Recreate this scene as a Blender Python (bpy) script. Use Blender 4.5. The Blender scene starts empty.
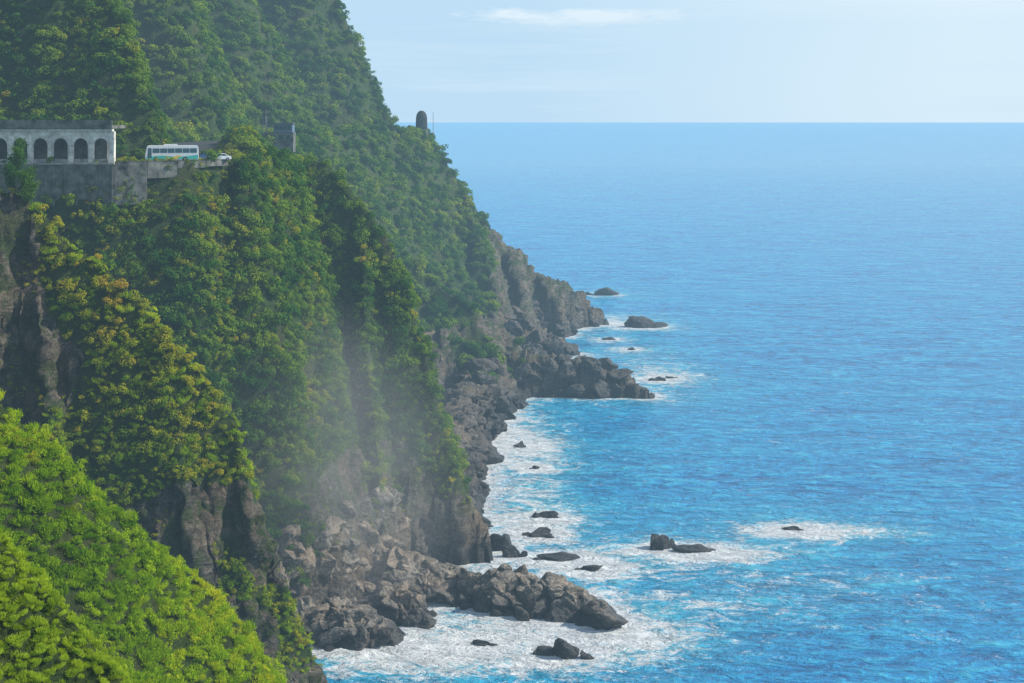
import bpy, bmesh, math, random, time
import numpy as np
from mathutils import Vector, Matrix, kdtree
T0=time.time()
random.seed(7); RNG=np.random.default_rng(7)
scene=bpy.context.scene
scene.view_settings.view_transform='Standard'
scene.view_settings.look='None'
scene.view_settings.exposure=0

# ------------------------------------------------------------------ helpers
def link(o,parent=None):
    scene.collection.objects.link(o)
    if parent: o.parent=parent
    return o
def empty(name,loc=(0,0,0),rz=0):
    e=bpy.data.objects.new(name,None); e.location=loc; e.rotation_euler=(0,0,rz); e.empty_display_size=0.5
    return link(e)
def np_mesh(name,V,F,smooth=True):
    me=bpy.data.meshes.new(name)
    V=np.asarray(V,dtype=np.float32); F=np.asarray(F,dtype=np.int32)
    k=F.shape[1]
    me.vertices.add(len(V)); me.vertices.foreach_set('co',V.ravel())
    me.loops.add(F.size); me.loops.foreach_set('vertex_index',F.ravel())
    me.polygons.add(len(F)); me.polygons.foreach_set('loop_start',np.arange(0,F.size,k,dtype=np.int32))
    me.polygons.foreach_set('loop_total',np.full(len(F),k,dtype=np.int32))
    me.polygons.foreach_set('use_smooth',np.full(len(F),smooth,dtype=bool))
    me.update(calc_edges=True)
    return me
def fattr(me,name,arr):
    a=me.attributes.new(name,'FLOAT','POINT'); a.data.foreach_set('value',np.asarray(arr,dtype=np.float32))

def _h(xi,yi,zi,seed):
    n=(xi.astype(np.uint32)*np.uint32(374761393)+yi.astype(np.uint32)*np.uint32(668265263)
       +zi.astype(np.uint32)*np.uint32(2246822519)+np.uint32((seed*3266489917)&0xffffffff))
    n=(n^(n>>np.uint32(13)))*np.uint32(1274126177)
    n=(n^(n>>np.uint32(15)))*np.uint32(2246822519)
    n=n^(n>>np.uint32(16))
    return n.astype(np.float64)/4294967296.0
def vnoise(x,y,z,seed=0):
    x=np.asarray(x,float);y=np.asarray(y,float);z=np.asarray(z,float)
    x,y,z=np.broadcast_arrays(x,y,z)
    xf=np.floor(x);yf=np.floor(y);zf=np.floor(z)
    fx=x-xf;fy=y-yf;fz=z-zf
    fx=fx*fx*(3-2*fx);fy=fy*fy*(3-2*fy);fz=fz*fz*(3-2*fz)
    xi=xf.astype(np.int64);yi=yf.astype(np.int64);zi=zf.astype(np.int64)
    r=0
    for a in (0,1):
        wx=fx if a else 1-fx
        for b in (0,1):
            wy=fy if b else 1-fy
            for c in (0,1):
                wz=fz if c else 1-fz
                r=r+wx*wy*wz*_h(xi+a,yi+b,zi+c,seed)
    return r*2-1
def fbm(x,y,z,seed=0,octv=4,gain=0.5):
    r=0;a=1;t=0
    for i in range(octv):
        r=r+a*vnoise(x,y,z,seed+i*17); t+=a; a*=gain
        x=x*2.03+11.3;y=y*2.03+5.1;z=z*2.03+7.7
    return r/t
def ridged(x,y,z,seed=0,octv=4):
    r=0;a=1;t=0
    for i in range(octv):
        r=r+a*(1-2*np.abs(vnoise(x,y,z,seed+i*31))); t+=a; a*=0.5
        x=x*2.1+3.3;y=y*2.1+9.1;z=z*2.1+1.7
    return r/t
def cellrand(x,y,z,seed=0):
    xf=np.floor(x);yf=np.floor(y);zf=np.floor(z)
    best=np.full(x.shape,9.0); val=np.zeros(x.shape)
    for a in (-1,0,1):
        for b in (-1,0,1):
            for c in (-1,0,1):
                cx=(xf+a);cy=(yf+b);cz=(zf+c)
                ix=cx.astype(np.int64);iy=cy.astype(np.int64);iz=cz.astype(np.int64)
                d=(cx+_h(ix,iy,iz,seed)-x)**2+(cy+_h(ix,iy,iz,seed+1)-y)**2+(cz+_h(ix,iy,iz,seed+2)-z)**2
                m=d<best
                best=np.where(m,d,best); val=np.where(m,_h(ix,iy,iz,seed+3),val)
    return val,np.sqrt(best)
def sstep(a,b,x):
    t=np.clip((x-a)/(b-a),0,1); return t*t*(3-2*t)

# ------------------------------------------------------------------ materials
class NT:
    def __init__(s,name):
        s.m=bpy.data.materials.new(name); s.m.use_nodes=True; s.t=s.m.node_tree; s.n=s.t.nodes; s.l=s.t.links
        s.n.clear(); s.out=s.n.new('ShaderNodeOutputMaterial')
    def add(s,typ,**kw):
        nd=s.n.new(typ)
        for k,v in kw.items(): setattr(nd,k,v)
        return nd
    def con(s,a,b): s.l.new(a,b)
    def noise(s,vec,scale,detail=4,rough=0.5,dist=0):
        n=s.add('ShaderNodeTexNoise'); n.inputs['Scale'].default_value=scale; n.inputs['Detail'].default_value=detail
        n.inputs['Roughness'].default_value=rough; n.inputs['Distortion'].default_value=dist
        if vec is not None: s.con(vec,n.inputs['Vector'])
        return n.outputs['Fac']
    def ramp(s,fac,stops,interp='LINEAR'):
        r=s.add('ShaderNodeValToRGB'); cr=r.color_ramp; cr.interpolation=interp
        while len(cr.elements)<len(stops): cr.elements.new(0.5)
        for e,(p,c) in zip(cr.elements,stops):
            e.position=p; e.color=(c,c,c,1) if not hasattr(c,'__len__') else (*c,1)
        s.con(fac,r.inputs['Fac']); return r.outputs['Color']
    def mix(s,fac,a,b,mode='MIX'):
        m=s.add('ShaderNodeMix',data_type='RGBA',blend_type=mode)
        for v,i in ((fac,0),(a,6),(b,7)):
            if isinstance(v,(int,float)): m.inputs[i].default_value=v if i==0 else (v,v,v,1)
            elif isinstance(v,tuple): m.inputs[i].default_value=(*v,1)
            else: s.con(v,m.inputs[i])
        return m.outputs[2]
    def math(s,op,a,b=None,c=None,clamp=False):
        m=s.add('ShaderNodeMath',operation=op,use_clamp=clamp)
        for i,v in enumerate((a,b,c)):
            if v is None: continue
            if isinstance(v,(int,float)): m.inputs[i].default_value=v
            else: s.con(v,m.inputs[i])
        return m.outputs[0]
    def pos(s,scale=(1,1,1),rot=(0,0,0)):
        g=s.add('ShaderNodeNewGeometry'); mp=s.add('ShaderNodeMapping')
        mp.inputs['Scale'].default_value=scale; mp.inputs['Rotation'].default_value=rot
        s.con(g.outputs['Position'],mp.inputs['Vector']); return mp.outputs['Vector']
    def bump(s,h,strength=0.5,dist=0.2,normal=None):
        b=s.add('ShaderNodeBump'); b.inputs['Strength'].default_value=strength; b.inputs['Distance'].default_value=dist
        s.con(h,b.inputs['Height'])
        if normal is not None: s.con(normal,b.inputs['Normal'])
        return b.outputs['Normal']
    def bsdf(s,color,rough=0.7,normal=None,spec=0.5,metal=0):
        p=s.add('ShaderNodeBsdfPrincipled')
        for v,k in ((color,'Base Color'),(rough,'Roughness'),(metal,'Metallic'),(spec,'Specular IOR Level')):
            if isinstance(v,tuple): p.inputs[k].default_value=(*v,1)
            elif isinstance(v,(int,float)): p.inputs[k].default_value=v
            else: s.con(v,p.inputs[k])
        if normal is not None: s.con(normal,p.inputs['Normal'])
        return p
    def end(s,sh): s.con(sh,s.out.inputs['Surface']); return s.m

def rock_nodes(N,tone=1.0):
    p=N.pos((1,1,1),(0.5,0.35,0.2)); ps=N.pos((0.55,0.55,1.5),(0.7,0.75,0.0))
    big=N.noise(p,0.11,3,0.6); st=N.noise(ps,0.5,6,0.7,0.9); fine=N.noise(p,1.3,6,0.75)
    c1=N.ramp(st,[(0.36,(0.016,0.018,0.022)),(0.46,(0.08,0.078,0.076)),(0.56,(0.23,0.21,0.185)),(0.70,(0.52,0.46,0.39))])
    c2=N.ramp(fine,[(0.34,(0.02,0.02,0.022)),(0.5,(0.13,0.115,0.10)),(0.66,(0.38,0.32,0.25))])
    c=N.mix(0.5,c1,c2)
    c=N.mix(N.ramp(big,[(0.46,0.0),(0.66,0.85)]),c,N.mix(0.5,c,(0.32,0.22,0.14)))
    v=N.add('ShaderNodeTexVoronoi',feature='DISTANCE_TO_EDGE'); v.inputs['Scale'].default_value=0.4
    mp=N.pos((1,1,0.8),(0.5,0.5,0.1)); wa=N.add('ShaderNodeVectorMath',operation='ADD')
    nn=N.add('ShaderNodeTexNoise'); nn.inputs['Scale'].default_value=0.5; nn.inputs['Detail'].default_value=3
    N.con(mp,nn.inputs['Vector'])
    sc=N.add('ShaderNodeVectorMath',operation='SCALE'); sc.inputs['Scale'].default_value=3.0
    N.con(nn.outputs['Color'],sc.inputs[0]); N.con(mp,wa.inputs[0]); N.con(sc.outputs[0],wa.inputs[1]); N.con(wa.outputs[0],v.inputs['Vector'])
    crack=N.ramp(v.outputs['Distance'],[(0.0,0.0),(0.06,1.0)])
    c=N.mix(N.math('MULTIPLY',N.math('SUBTRACT',1.0,crack),0.6),c,(0.012,0.012,0.012))
    if tone!=1.0: c=N.mix(1.0,c,tone if isinstance(tone,tuple) else (tone,tone,tone),'MULTIPLY')
    h=N.math('ADD',N.math('MULTIPLY',st,1.4),N.math('MULTIPLY',fine,0.8))
    return c,h
def wet(N,c,top=3.0):
    g=N.add('ShaderNodeNewGeometry'); s=N.add('ShaderNodeSeparateXYZ'); N.con(g.outputs['Position'],s.inputs[0])
    zz=N.math('ADD',s.outputs['Z'],N.math('MULTIPLY',N.noise(N.pos(),0.4,3),-4.0))
    w=N.ramp(N.math('DIVIDE',zz,top),[(0.0,1.0),(1.0,0.0)])
    return N.mix(N.math('MULTIPLY',w,0.75),c,(0.016,0.02,0.026)), N.math('SUBTRACT',0.85,N.math('MULTIPLY',w,0.45))

N=NT('cliff_rock_and_soil'); rc,rh=rock_nodes(N,(0.92,0.88,0.82)); rc,rr=wet(N,rc)
at=N.add('ShaderNodeAttribute',attribute_name='veg')
g1=N.noise(N.pos(),1.1,5,0.7); g2=N.noise(N.pos(),0.12,3)
gc=N.ramp(g1,[(0.3,(0.012,0.03,0.008)),(0.55,(0.05,0.09,0.014)),(0.75,(0.12,0.16,0.03))])
gc=N.mix(N.ramp(g2,[(0.45,0.0),(0.65,0.5)]),gc,(0.08,0.07,0.025))
vf=N.math('ADD',at.outputs['Fac'],N.math('MULTIPLY',N.math('SUBTRACT',g1,0.5),1.5))
vf=N.ramp(vf,[(0.36,0.0),(0.5,1.0)])
gm=N.add('ShaderNodeNewGeometry'); sp=N.add('ShaderNodeSeparateXYZ'); N.con(gm.outputs['Position'],sp.inputs[0])
moss=N.math('MULTIPLY',N.ramp(N.noise(N.pos(),0.28,6,0.75),[(0.48,0.0),(0.56,0.85)]),N.ramp(N.math('DIVIDE',sp.outputs['Z'],60.0),[(0.12,0.0),(0.3,1.0)]))
vf=N.math('MAXIMUM',vf,moss)
col=N.mix(vf,rc,gc)
b=N.bsdf(col,rr,N.bump(rh,1.0,1.0),0.3)
M_TERR=N.end(b.outputs[0])
def rockmat(nm,tone,top):
    N=NT(nm); rc,rh=rock_nodes(N,tone); rc,rr=wet(N,rc,top)
    return N.end(N.bsdf(rc,rr,N.bump(rh,0.9,0.5),0.4).outputs[0])
M_ROCK=rockmat('shore_rock',(1.4,1.36,1.3),2.2)
M_ROCKD=rockmat('dark_cove_rock',(0.6,0.6,0.62),4.5)

def leafmat(name,stops,trans=0.35,zone=None):
    N=NT(name)
    oi=N.add('ShaderNodeObjectInfo'); at=N.add('ShaderNodeAttribute',attribute_name='lr')
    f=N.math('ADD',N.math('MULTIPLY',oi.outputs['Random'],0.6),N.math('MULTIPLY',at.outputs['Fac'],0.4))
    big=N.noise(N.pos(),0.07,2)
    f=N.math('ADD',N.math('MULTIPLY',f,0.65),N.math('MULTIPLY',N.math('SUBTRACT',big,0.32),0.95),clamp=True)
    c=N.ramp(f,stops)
    d=N.add('ShaderNodeBsdfDiffuse'); N.con(c,d.inputs['Color']); t=N.add('ShaderNodeBsdfTranslucent')
    N.con(N.mix(1.0,c,(1.6,1.5,0.4),'MULTIPLY'),t.inputs['Color'])
    m=N.add('ShaderNodeMixShader'); m.inputs[0].default_value=trans
    N.con(d.outputs[0],m.inputs[1]); N.con(t.outputs[0],m.inputs[2])
    return N.end(m.outputs[0])
M_GRASS=leafmat('bright_grass_leaves',[(0.1,(0.10,0.23,0.006)),(0.5,(0.30,0.45,0.010)),(0.9,(0.56,0.58,0.025))],0.4)
M_FGRASS=leafmat('near_knoll_grass',[(0.1,(0.22,0.33,0.03)),(0.5,(0.40,0.52,0.05)),(0.9,(0.60,0.64,0.09))],0.42)
M_SHRUB=leafmat('shrub_leaves',[(0.1,(0.035,0.10,0.010)),(0.4,(0.19,0.28,0.012)),(0.7,(0.42,0.41,0.02)),(0.95,(0.48,0.28,0.06))],0.4)
M_FOREST=leafmat('forest_leaves',[(0.05,(0.010,0.048,0.020)),(0.4,(0.052,0.15,0.024)),(0.7,(0.20,0.30,0.022)),(0.95,(0.40,0.41,0.035))],0.38)
def simple(name,c,rough=0.5,spec=0.5,metal=0,var=0.15,sc=1.5):
    N=NT(name); n=N.noise(N.pos(),sc,5,0.65)
    lo=tuple(v*(1-var*1.6) for v in c); hi=tuple(min(1,v*(1+var)) for v in c)
    cc=N.ramp(n,[(0.3,lo),(0.7,hi)])
    return N.end(N.bsdf(cc,rough,None,spec,metal).outputs[0])
M_CONC=simple('weathered_concrete',(0.36,0.35,0.31),0.9,0.2,0,0.4,0.7)
M_CONC2=simple('stained_retaining_concrete',(0.16,0.16,0.14),0.9,0.2,0,0.55,0.5)
M_WHITEC=simple('painted_arcade_concrete',(0.72,0.70,0.62),0.85,0.2,0,0.3,0.9)
M_ASPH=simple('asphalt',(0.05,0.05,0.052),0.85,0.3)
M_LINE=simple('road_paint',(0.75,0.75,0.7),0.7)
M_WHITE=simple('white_vehicle_paint',(0.8,0.8,0.78),0.25,0.6,0,0.04)
M_TEAL=simple('turquoise_vehicle_paint',(0.05,0.5,0.42),0.3,0.6,0,0.05)
M_YEL=simple('yellow_vehicle_paint',(0.8,0.55,0.05),0.3,0.6,0,0.05)
M_BLUEP=simple('blue_vehicle_paint',(0.03,0.09,0.3),0.25,0.6,0,0.05)
M_GLASS=simple('tinted_window_glass',(0.02,0.06,0.07),0.08,0.8,0,0.1)
M_TIRE=simple('tyre_rubber',(0.02,0.02,0.02),0.9)
M_METAL=simple('galvanised_steel',(0.4,0.42,0.43),0.45,0.5,0.6)
M_RED=simple('red_lamp_plastic',(0.5,0.02,0.02),0.3)
M_BARK=simple('bark',(0.09,0.065,0.045),0.95,0.1,0,0.4,4)
M_BLUEST=simple('blue_grey_painted_steel',(0.12,0.19,0.26),0.6,0.4,0,0.3)
M_STONE=simple('dark_stone',(0.05,0.05,0.052),0.95,0.2,0,0.5,0.5)

# ------------------------------------------------------------------ terrain shape: mountain spurs (x,y,z)
RIDGES=[
 # knoll beside the viewpoint
 ([(-70,50,114),(-30,56,93),(-21.6,58,83),(-16.2,58,77),(-9,58,66),(0,58,52),(10,58,30),(25,58,-4)],0,1.3,1.6),
 # near grassy spur
 ([(-140,110,120),(-75,116,98),(-52,118,83),(-43.9,120,76.5),(-39.6,120,72.5),(-35.3,120,67),(-31,120,63),(-27.6,120,59.5),(-24.2,120,56),(-19.9,120,50.5),(-13,122,42),(0,125,22),(10,126,-4)],0,0.75,2.2),
 # second rocky spur
 ([(-160,200,112),(-100,206,100),(-77,209,90),(-73,210,89.5),(-70,210,87.5),(-65.5,210,82.5),(-60.5,210,79),(-54.5,210,73),(-49,210,66.5),(-45.3,210,60.5),(-41.7,210,56),(-40,210,49),(-37.5,210,41),(-34.2,210,33),(-31.5,210,25.5),(-29,210,15.5),(-26,211,-2)],0,3.8,3.8),
 ([(-70,208,82),(-64,199,56),(-58,190,30)],0,3.0,3.0),
 ([(-50,209,64),(-46,201,38),(-41,195,16)],0,3.2,3.2),
 ([(-41,209,46),(-37,204,24),(-33,200,4)],0,3.4,3.4),
 # main headland
 ([(-54,286,92.5),(-51,300,93),(-50.5,328,91.5),(-43.5,328,90.5),(-37,328,83),(-30.5,328,75),(-25.5,328,65),(-21,328,52),(-18,325,39),(-15.8,324,29),(-12.2,320,20.5),(-9,319,10),(-5.8,316,1),(-3,315,-5)],0,4.6,3.4),
 ([(-56,324,84),(-54,317,52),(-52,311,24)],0,5.0,5.0),
 ([(-36,327,78),(-32,312,50),(-28.5,304,22),(-27,301,8)],0,5.5,5.5),
 ([(-48,326,80),(-45,314,48),(-43,309,20)],0,5.5,5.5),
 # mountain above the gallery
 ([(-300,360,330),(-200,335,230),(-110,322,150),(-86,313,130),(-79,311,115),(-74,307,97)],0,2.6,2.6),
 # green hump beside the road bend
 ([(-62,335,93),(-66,347,97),(-75,376,98),(-72,400,94)],1.5,3,3),
 # hill spurs further along
 ([(-340,500,330),(-250,480,260),(-110,470,165),(-92,465,130),(-82,460,100)],0,1.9,1.9),
 ([(-330,600,350),(-230,580,280),(-120,560,180),(-90,555,130),(-76,550,100),(-60,540,84)],0,1.8,1.8),
 # lower green spur reaching boulder point
 ([(-79,515,93),(-64,520,84.5),(-49,520,64),(-30.4,520,45.5),(-15.6,520,34.5),(-4.5,522,25),(3,522,15),(8,522,4)],0,1.6,1.8),
 ([(-70,400,88),(-50,405,58),(-34,410,34),(-20,412,12)],0,2.8,2.4),
 ([(-55,600,80),(-32,600,52),(-14,600,30),(2,602,12)],0,1.9,1.9),
 # far headland
 ([(-350,640,360),(-234,640,292),(-97,640,191),(-76,640,152),(-62.6,640,129),(-49,640,107),(-40,644,97),(-33,645,92.5),(-19.5,650,71),(-5.7,660,48.5),(8.6,670,34),(28,680,18.5),(46,690,3),(50,692,-4)],0,2.4,2.5),
 ([(-25,648,78),(-14,625,52),(-4,612,24)],0,2.4,2.4),
 ([(-3,656,46),(4,636,24),(8,626,8)],0,2.6,2.6),
 ([(12,668,30),(20,655,16),(24,648,4)],0,2.2,2.2),
 # inland backing
 ([(-125,40,120),(-120,160,110),(-125,250,90),(-115,300,100),(-105,330,110),(-100,420,100),(-98,520,100),(-92,640,110)],0,1.6,1.6),
 # boulder point (far cove)
 ([(-11.8,513,13.5),(10.3,515,13),(25,515,9),(39.7,513,5.5),(49,508,0)],1.5,1.5,1.2),
 ([(-3,600,13),(16,600,7.5),(27,600,0)],1,0.9,0.9),
 ([(-20,340,8),(-18,380,8),(-17,430,8),(-14,480,9),(-8,510,12)],1,1.0,1.0),
 # boulder shelf below the headland
 ([(-60,300,15),(-48,304,11),(-35,303,7.5),(-26,300,5.5),(-17.6,298,2.2),(-8.7,293,2.2),(2,290,2.4),(10,285,1.8),(19,279,0)],1.2,0.6,0.8),
 ([(-52,290,8),(-41,279,3),(-34,271,1.5),(-27,268,0)],2,0.5,0.5),
 ([(-29,299,5),(-25,289,2.2),(-21,280,0)],1.5,0.7,0.7),
]
ROAD=[(-160,274,92),(-80,275,92),(-69,279,92),(-64.5,290,92),(-68,310,92),(-78,340,93),(-87,385,94),(-84,430,94),(-86,500,94.5),(-76,560,94.5),(-62,610,95),(-48,645,95)]
def seg_iter(pts):
    for a,b in zip(pts[:-1],pts[1:]): yield a,b
def closest(px,py,a,b):
    dx=b[0]-a[0];dy=b[1]-a[1];L=dx*dx+dy*dy
    t=np.clip(((px-a[0])*dx+(py-a[1])*dy)/L,0,1)
    qx=a[0]+t*dx;qy=a[1]+t*dy
    return qx,qy,a[2]+t*(b[2]-a[2]),np.sqrt((px-qx)**2+(py-qy)**2)
def base_height(px,py,road_only=False):
    h=np.full(px.shape,-30.0)
    if not road_only:
      for pts,r,sn,sf in RIDGES:
        for a,b in seg_iter(pts):
            qx,qy,z,d=closest(px,py,a,b)
            w=0.5-0.5*(py-qy)/np.maximum(d,1e-3)
            s=sn*w+sf*(1-w)
            h=np.maximum(h,z-s*np.maximum(d-r,0))
    dr=np.full(px.shape,1e9); zr=np.zeros(px.shape)
    for a,b in seg_iter(ROAD):
        qx,qy,z,d=closest(px,py,a,b)
        m=d<dr; dr=np.where(m,d,dr); zr=np.where(m,z,zr)
    return h,dr,zr
def height(px,py):
    w1=sstep(60,160,py)
    ax=px+ (1.8*fbm(px/22,py/22,0*px,3,3)+1.0*fbm(px/6,py/6,0*px,5,3))*w1
    ay=py+ (5.5*fbm(px/20,py/26,0*px+4,13,3)+2.0*fbm(px/6,py/7,0*px,15,3))*w1
    h,_,_=base_height(ax,ay)
    _,dr,zr=base_height(px,py,True)
    h=h+1.6*fbm(px/9,py/9,0*px,21,4)*sstep(2,12,h)*sstep(50,100,py)
    h=h-sstep(330,480,py)*sstep(15,40,h)*6.5*(0.5+0.5*ridged(px/45,py/28,0*px,27,3))
    low=sstep(18,6,h)*sstep(-6,1,h)
    h=h+low*(1.9*ridged(px/7,py/7,0*px,33,4))
    bench=zr-np.where(py<400,7.0,2.2)*np.maximum(dr-8.0,0)
    h=np.maximum(h,bench)
    h=np.minimum(h,zr-0.05+3.2*np.maximum(dr-7.6,0))
    return h,dr
xs=np.concatenate([np.arange(-340,-122,1.6),np.arange(-122,62,0.4)])
ys=[36.0]
while ys[-1]<760: ys.append(ys[-1]*(1.0030 if not 185<ys[-1]<340 else 1.0014))
ys=np.array(ys)
X,Y=np.meshgrid(xs,ys); nx=len(xs); ny=len(ys)
H,DR=height(X,Y)
H=np.maximum(H,-7)
gy=np.gradient(H,axis=0)/np.gradient(Y,axis=0); gx=np.gradient(H,axis=1)/np.gradient(X,axis=1)
nl=np.sqrt(gx*gx+gy*gy+1); NX=-gx/nl;NY=-gy/nl;NZ=1/nl
def blob(x,y,z,cx,cy,cz,r): return np.exp(-(((x-cx)**2+(y-cy)**2+(z-cz)**2)/(r*r)))
thr=np.interp(Y,[0,150,170,240,262,285,320,345,380,480,520,600,640,690],[-20,-20,31,31,22,18,19,20,21,15,15,20,25,32])
vn=fbm(X/13,Y/13,H/13,51,4)
vv=(H-thr)/13+vn*np.interp(Y,[150,200,300,500,700],[2.4,3.0,2.1,3.0,4.0])
vv+= -7.5*blob(X,Y,H,-76,203,77,9) -7.5*blob(X,Y,H,-75,198,62,9) -4.0*blob(X,Y,H,-70,195,46,8)-6*blob(X,Y,H,-75,207,86,5)
vv+= -2.0*np.exp(-((Y-655)**2)/900)*sstep(75,45,H)*sstep(-35,0,X)
vv+= 1.6*blob(X,Y,H,-51,310,28,6)
vv+= -1.8*blob(X,Y,H,-77,306,110,7)
VEG=sstep(-0.1,0.5,vv)*sstep(4,9,H)
VEG=np.where(DR<6.4,0,VEG)
rockw=(1-VEG)*sstep(7.6,10,DR)
cs=np.interp(Y,[50,200,400,700],[3.0,3.6,5,8])
u=X/cs+0.35*H/cs; v=Y/cs-0.2*H/cs; w=H/cs*0.6-0.5*X/cs
c1,_=cellrand(u,v,w,61)
c2,_=cellrand(u*2.3,v*2.3,w*2.3,71)
disp=rockw*((c1-0.5)*1.9+(c2-0.5)*1.0+1.7*ridged(X/9,Y/9,H/16,81,5)) + VEG*0.7*fbm(X/5,Y/5,H/5,91,3)*sstep(7.6,10,DR)
disp*=np.interp(Y,[60,150,350,700],[0.3,1.0,1.2,2.0])
low=sstep(9,3,H); disp*=1-0.3*low
PX=X+NX*disp;PY=Y+NY*disp;PZ=H+NZ*disp
V=np.stack([PX,PY,PZ],-1).reshape(-1,3)
idx=np.arange(nx*ny).reshape(ny,nx)
F=np.stack([idx[:-1,:-1],idx[:-1,1:],idx[1:,1:],idx[1:,:-1]],-1).reshape(-1,4)
zmax=V[F,2].max(1); F=F[zmax>-4.5]
me=np_mesh('sea_cliff_terrain',V,F,True); fattr(me,'veg',VEG.ravel())
me.materials.append(M_TERR)
terrain=link(bpy.data.objects.new('sea_cliff_terrain',me))
def ground(x,y):
    i=np.clip(np.searchsorted(ys,y),1,ny-1); j=np.clip(np.searchsorted(xs,x),1,nx-1)
    return H[i,j]

# ------------------------------------------------------------------ vegetation
def leaf_clump(name,n,leaf,mat,seed,flat=0.75,lobes=5,tall=False):
    r=np.random.default_rng(seed)
    cen=r.normal(size=(lobes,3))*[0.45,0.45,0.28]; cen[:,2]=np.abs(cen[:,2])+0.25
    rad=r.uniform(0.38,0.62,lobes)
    k=r.integers(0,lobes,n)
    d=r.normal(size=(n,3)); d/=np.linalg.norm(d,axis=1)[:,None]; d[:,2]=np.where(d[:,2]<-0.35,-d[:,2],d[:,2])
    p=cen[k]+d*(rad[k]*r.uniform(0.7,1.08,n)**1)[:,None]*[1,1,flat]
    nrm=d+r.normal(size=(n,3))*0.4; nrm/=np.linalg.norm(nrm,axis=1)[:,None]
    t=np.cross(nrm,r.normal(size=(n,3))); t/=np.linalg.norm(t,axis=1)[:,None]
    b=np.cross(nrm,t)
    s=leaf*r.uniform(0.6,1.4,n)[:,None]
    Vv=np.stack([p-t*s*0.5,p+b*s*0.36,p+t*s*0.62,p-b*s*0.36],1).reshape(-1,3)
    Ff=np.arange(n*4).reshape(n,4)
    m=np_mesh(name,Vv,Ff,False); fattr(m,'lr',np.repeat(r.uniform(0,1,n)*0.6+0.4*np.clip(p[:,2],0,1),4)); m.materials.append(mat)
    return bpy.data.objects.new(name,m)
def grass_tuft(name,n,mat,seed):
    r=np.random.default_rng(seed); Vs=[];lr=[]
    for i in range(n):
        a=r.uniform(0,6.283); q=r.uniform(0,0.75)**0.8; bx,by=q*math.cos(a),q*math.sin(a)
        hgt=r.uniform(0.35,0.9)*(1-0.4*q); lean=r.uniform(0.1,0.55); la=a+r.normal()*0.8
        tx,ty=bx+lean*math.cos(la),by+lean*math.sin(la); ww=r.uniform(0.03,0.075)
        ox,oy=-math.sin(la+r.normal())*ww,math.cos(la+r.normal())*ww
        mx,my=(bx*0.6+tx*0.4),(by*0.6+ty*0.4)
        Vs+= [(bx,by,-0.1),(mx+ox,my+oy,hgt*0.6),(tx,ty,hgt),(mx-ox,my-oy,hgt*0.6)]; lr+=[r.uniform()]*4
    m=np_mesh(name,np.array(Vs),np.arange(n*4).reshape(n,4),False); fattr(m,'lr',lr); m.materials.append(mat)
    return bpy.data.objects.new(name,m)
def make_coll(name,objs):
    c=bpy.data.collections.new(name)
    for o in objs: c.objects.link(o)
    return c
C_GRASS=make_coll('grass_kinds',[grass_tuft('grass_tuft',170,M_GRASS,i) for i in range(4)]+[leaf_clump('leafy_weed',300,0.15,M_GRASS,20+i,0.7,5) for i in range(2)])
C_FGRASS=make_coll('knoll_grass_kinds',[grass_tuft('fine_grass_tuft',200,M_FGRASS,60+i) for i in range(4)])
C_SHRUB=make_coll('shrub_kinds',[leaf_clump('shrub',360,0.2,M_SHRUB,30+i,0.75,6) for i in range(5)])
C_FOREST=make_coll('forest_kinds',[leaf_clump('tree_crown',360,0.21,M_FOREST,40+i,0.95,6) for i in range(5)])
def scatter(name,coll,nk,pts,scl,tilt,seed):
    r=np.random.default_rng(seed); n=len(pts)
    m=bpy.data.meshes.new(name); m.vertices.add(n); m.vertices.foreach_set('co',np.asarray(pts,dtype=np.float32).ravel())
    a=m.attributes.new('rot','FLOAT_VECTOR','POINT')
    rot=np.stack([tilt[:,0]+r.normal(size=n)*0.15,tilt[:,1]+r.normal(size=n)*0.15,r.uniform(0,6.28,n)],-1).astype(np.float32)
    a.data.foreach_set('vector',rot.ravel())
    fattr(m,'scl',scl); a=m.attributes.new('pick','INT','POINT'); a.data.foreach_set('value',r.integers(0,nk,n).astype(np.int32))
    o=link(bpy.data.objects.new(name,m))
    ng=bpy.data.node_groups.new(name+'_scatter','GeometryNodeTree')
    ng.interface.new_socket('Geometry',in_out='INPUT',socket_type='NodeSocketGeometry')
    ng.interface.new_socket('Geometry',in_out='OUTPUT',socket_type='NodeSocketGeometry')
    gi=ng.nodes.new('NodeGroupInput'); go=ng.nodes.new('NodeGroupOutput'); ip=ng.nodes.new('GeometryNodeInstanceOnPoints')
    ci=ng.nodes.new('GeometryNodeCollectionInfo'); ci.inputs['Collection'].default_value=coll
    ci.inputs['Separate Children'].default_value=True; ci.inputs['Reset Children'].default_value=True
    def na(nm,ty):
        q=ng.nodes.new('GeometryNodeInputNamedAttribute'); q.data_type=ty; q.inputs['Name'].default_value=nm; return q.outputs['Attribute']
    L=ng.links.new
    L(gi.outputs[0],ip.inputs['Points']); L(ci.outputs[0],ip.inputs['Instance']); ip.inputs['Pick Instance'].default_value=True
    L(na('pick','INT'),ip.inputs['Instance Index']); L(na('rot','FLOAT_VECTOR'),ip.inputs['Rotation']); L(na('scl','FLOAT'),ip.inputs['Scale'])
    L(ip.outputs[0],go.inputs[0])
    md=o.modifiers.new('scatter','NODES'); md.node_group=ng
    return o
area=nl*np.gradient(Y,axis=0)*np.gradient(X,axis=1)
viewcut=(X>-0.44*Y-10)
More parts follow.
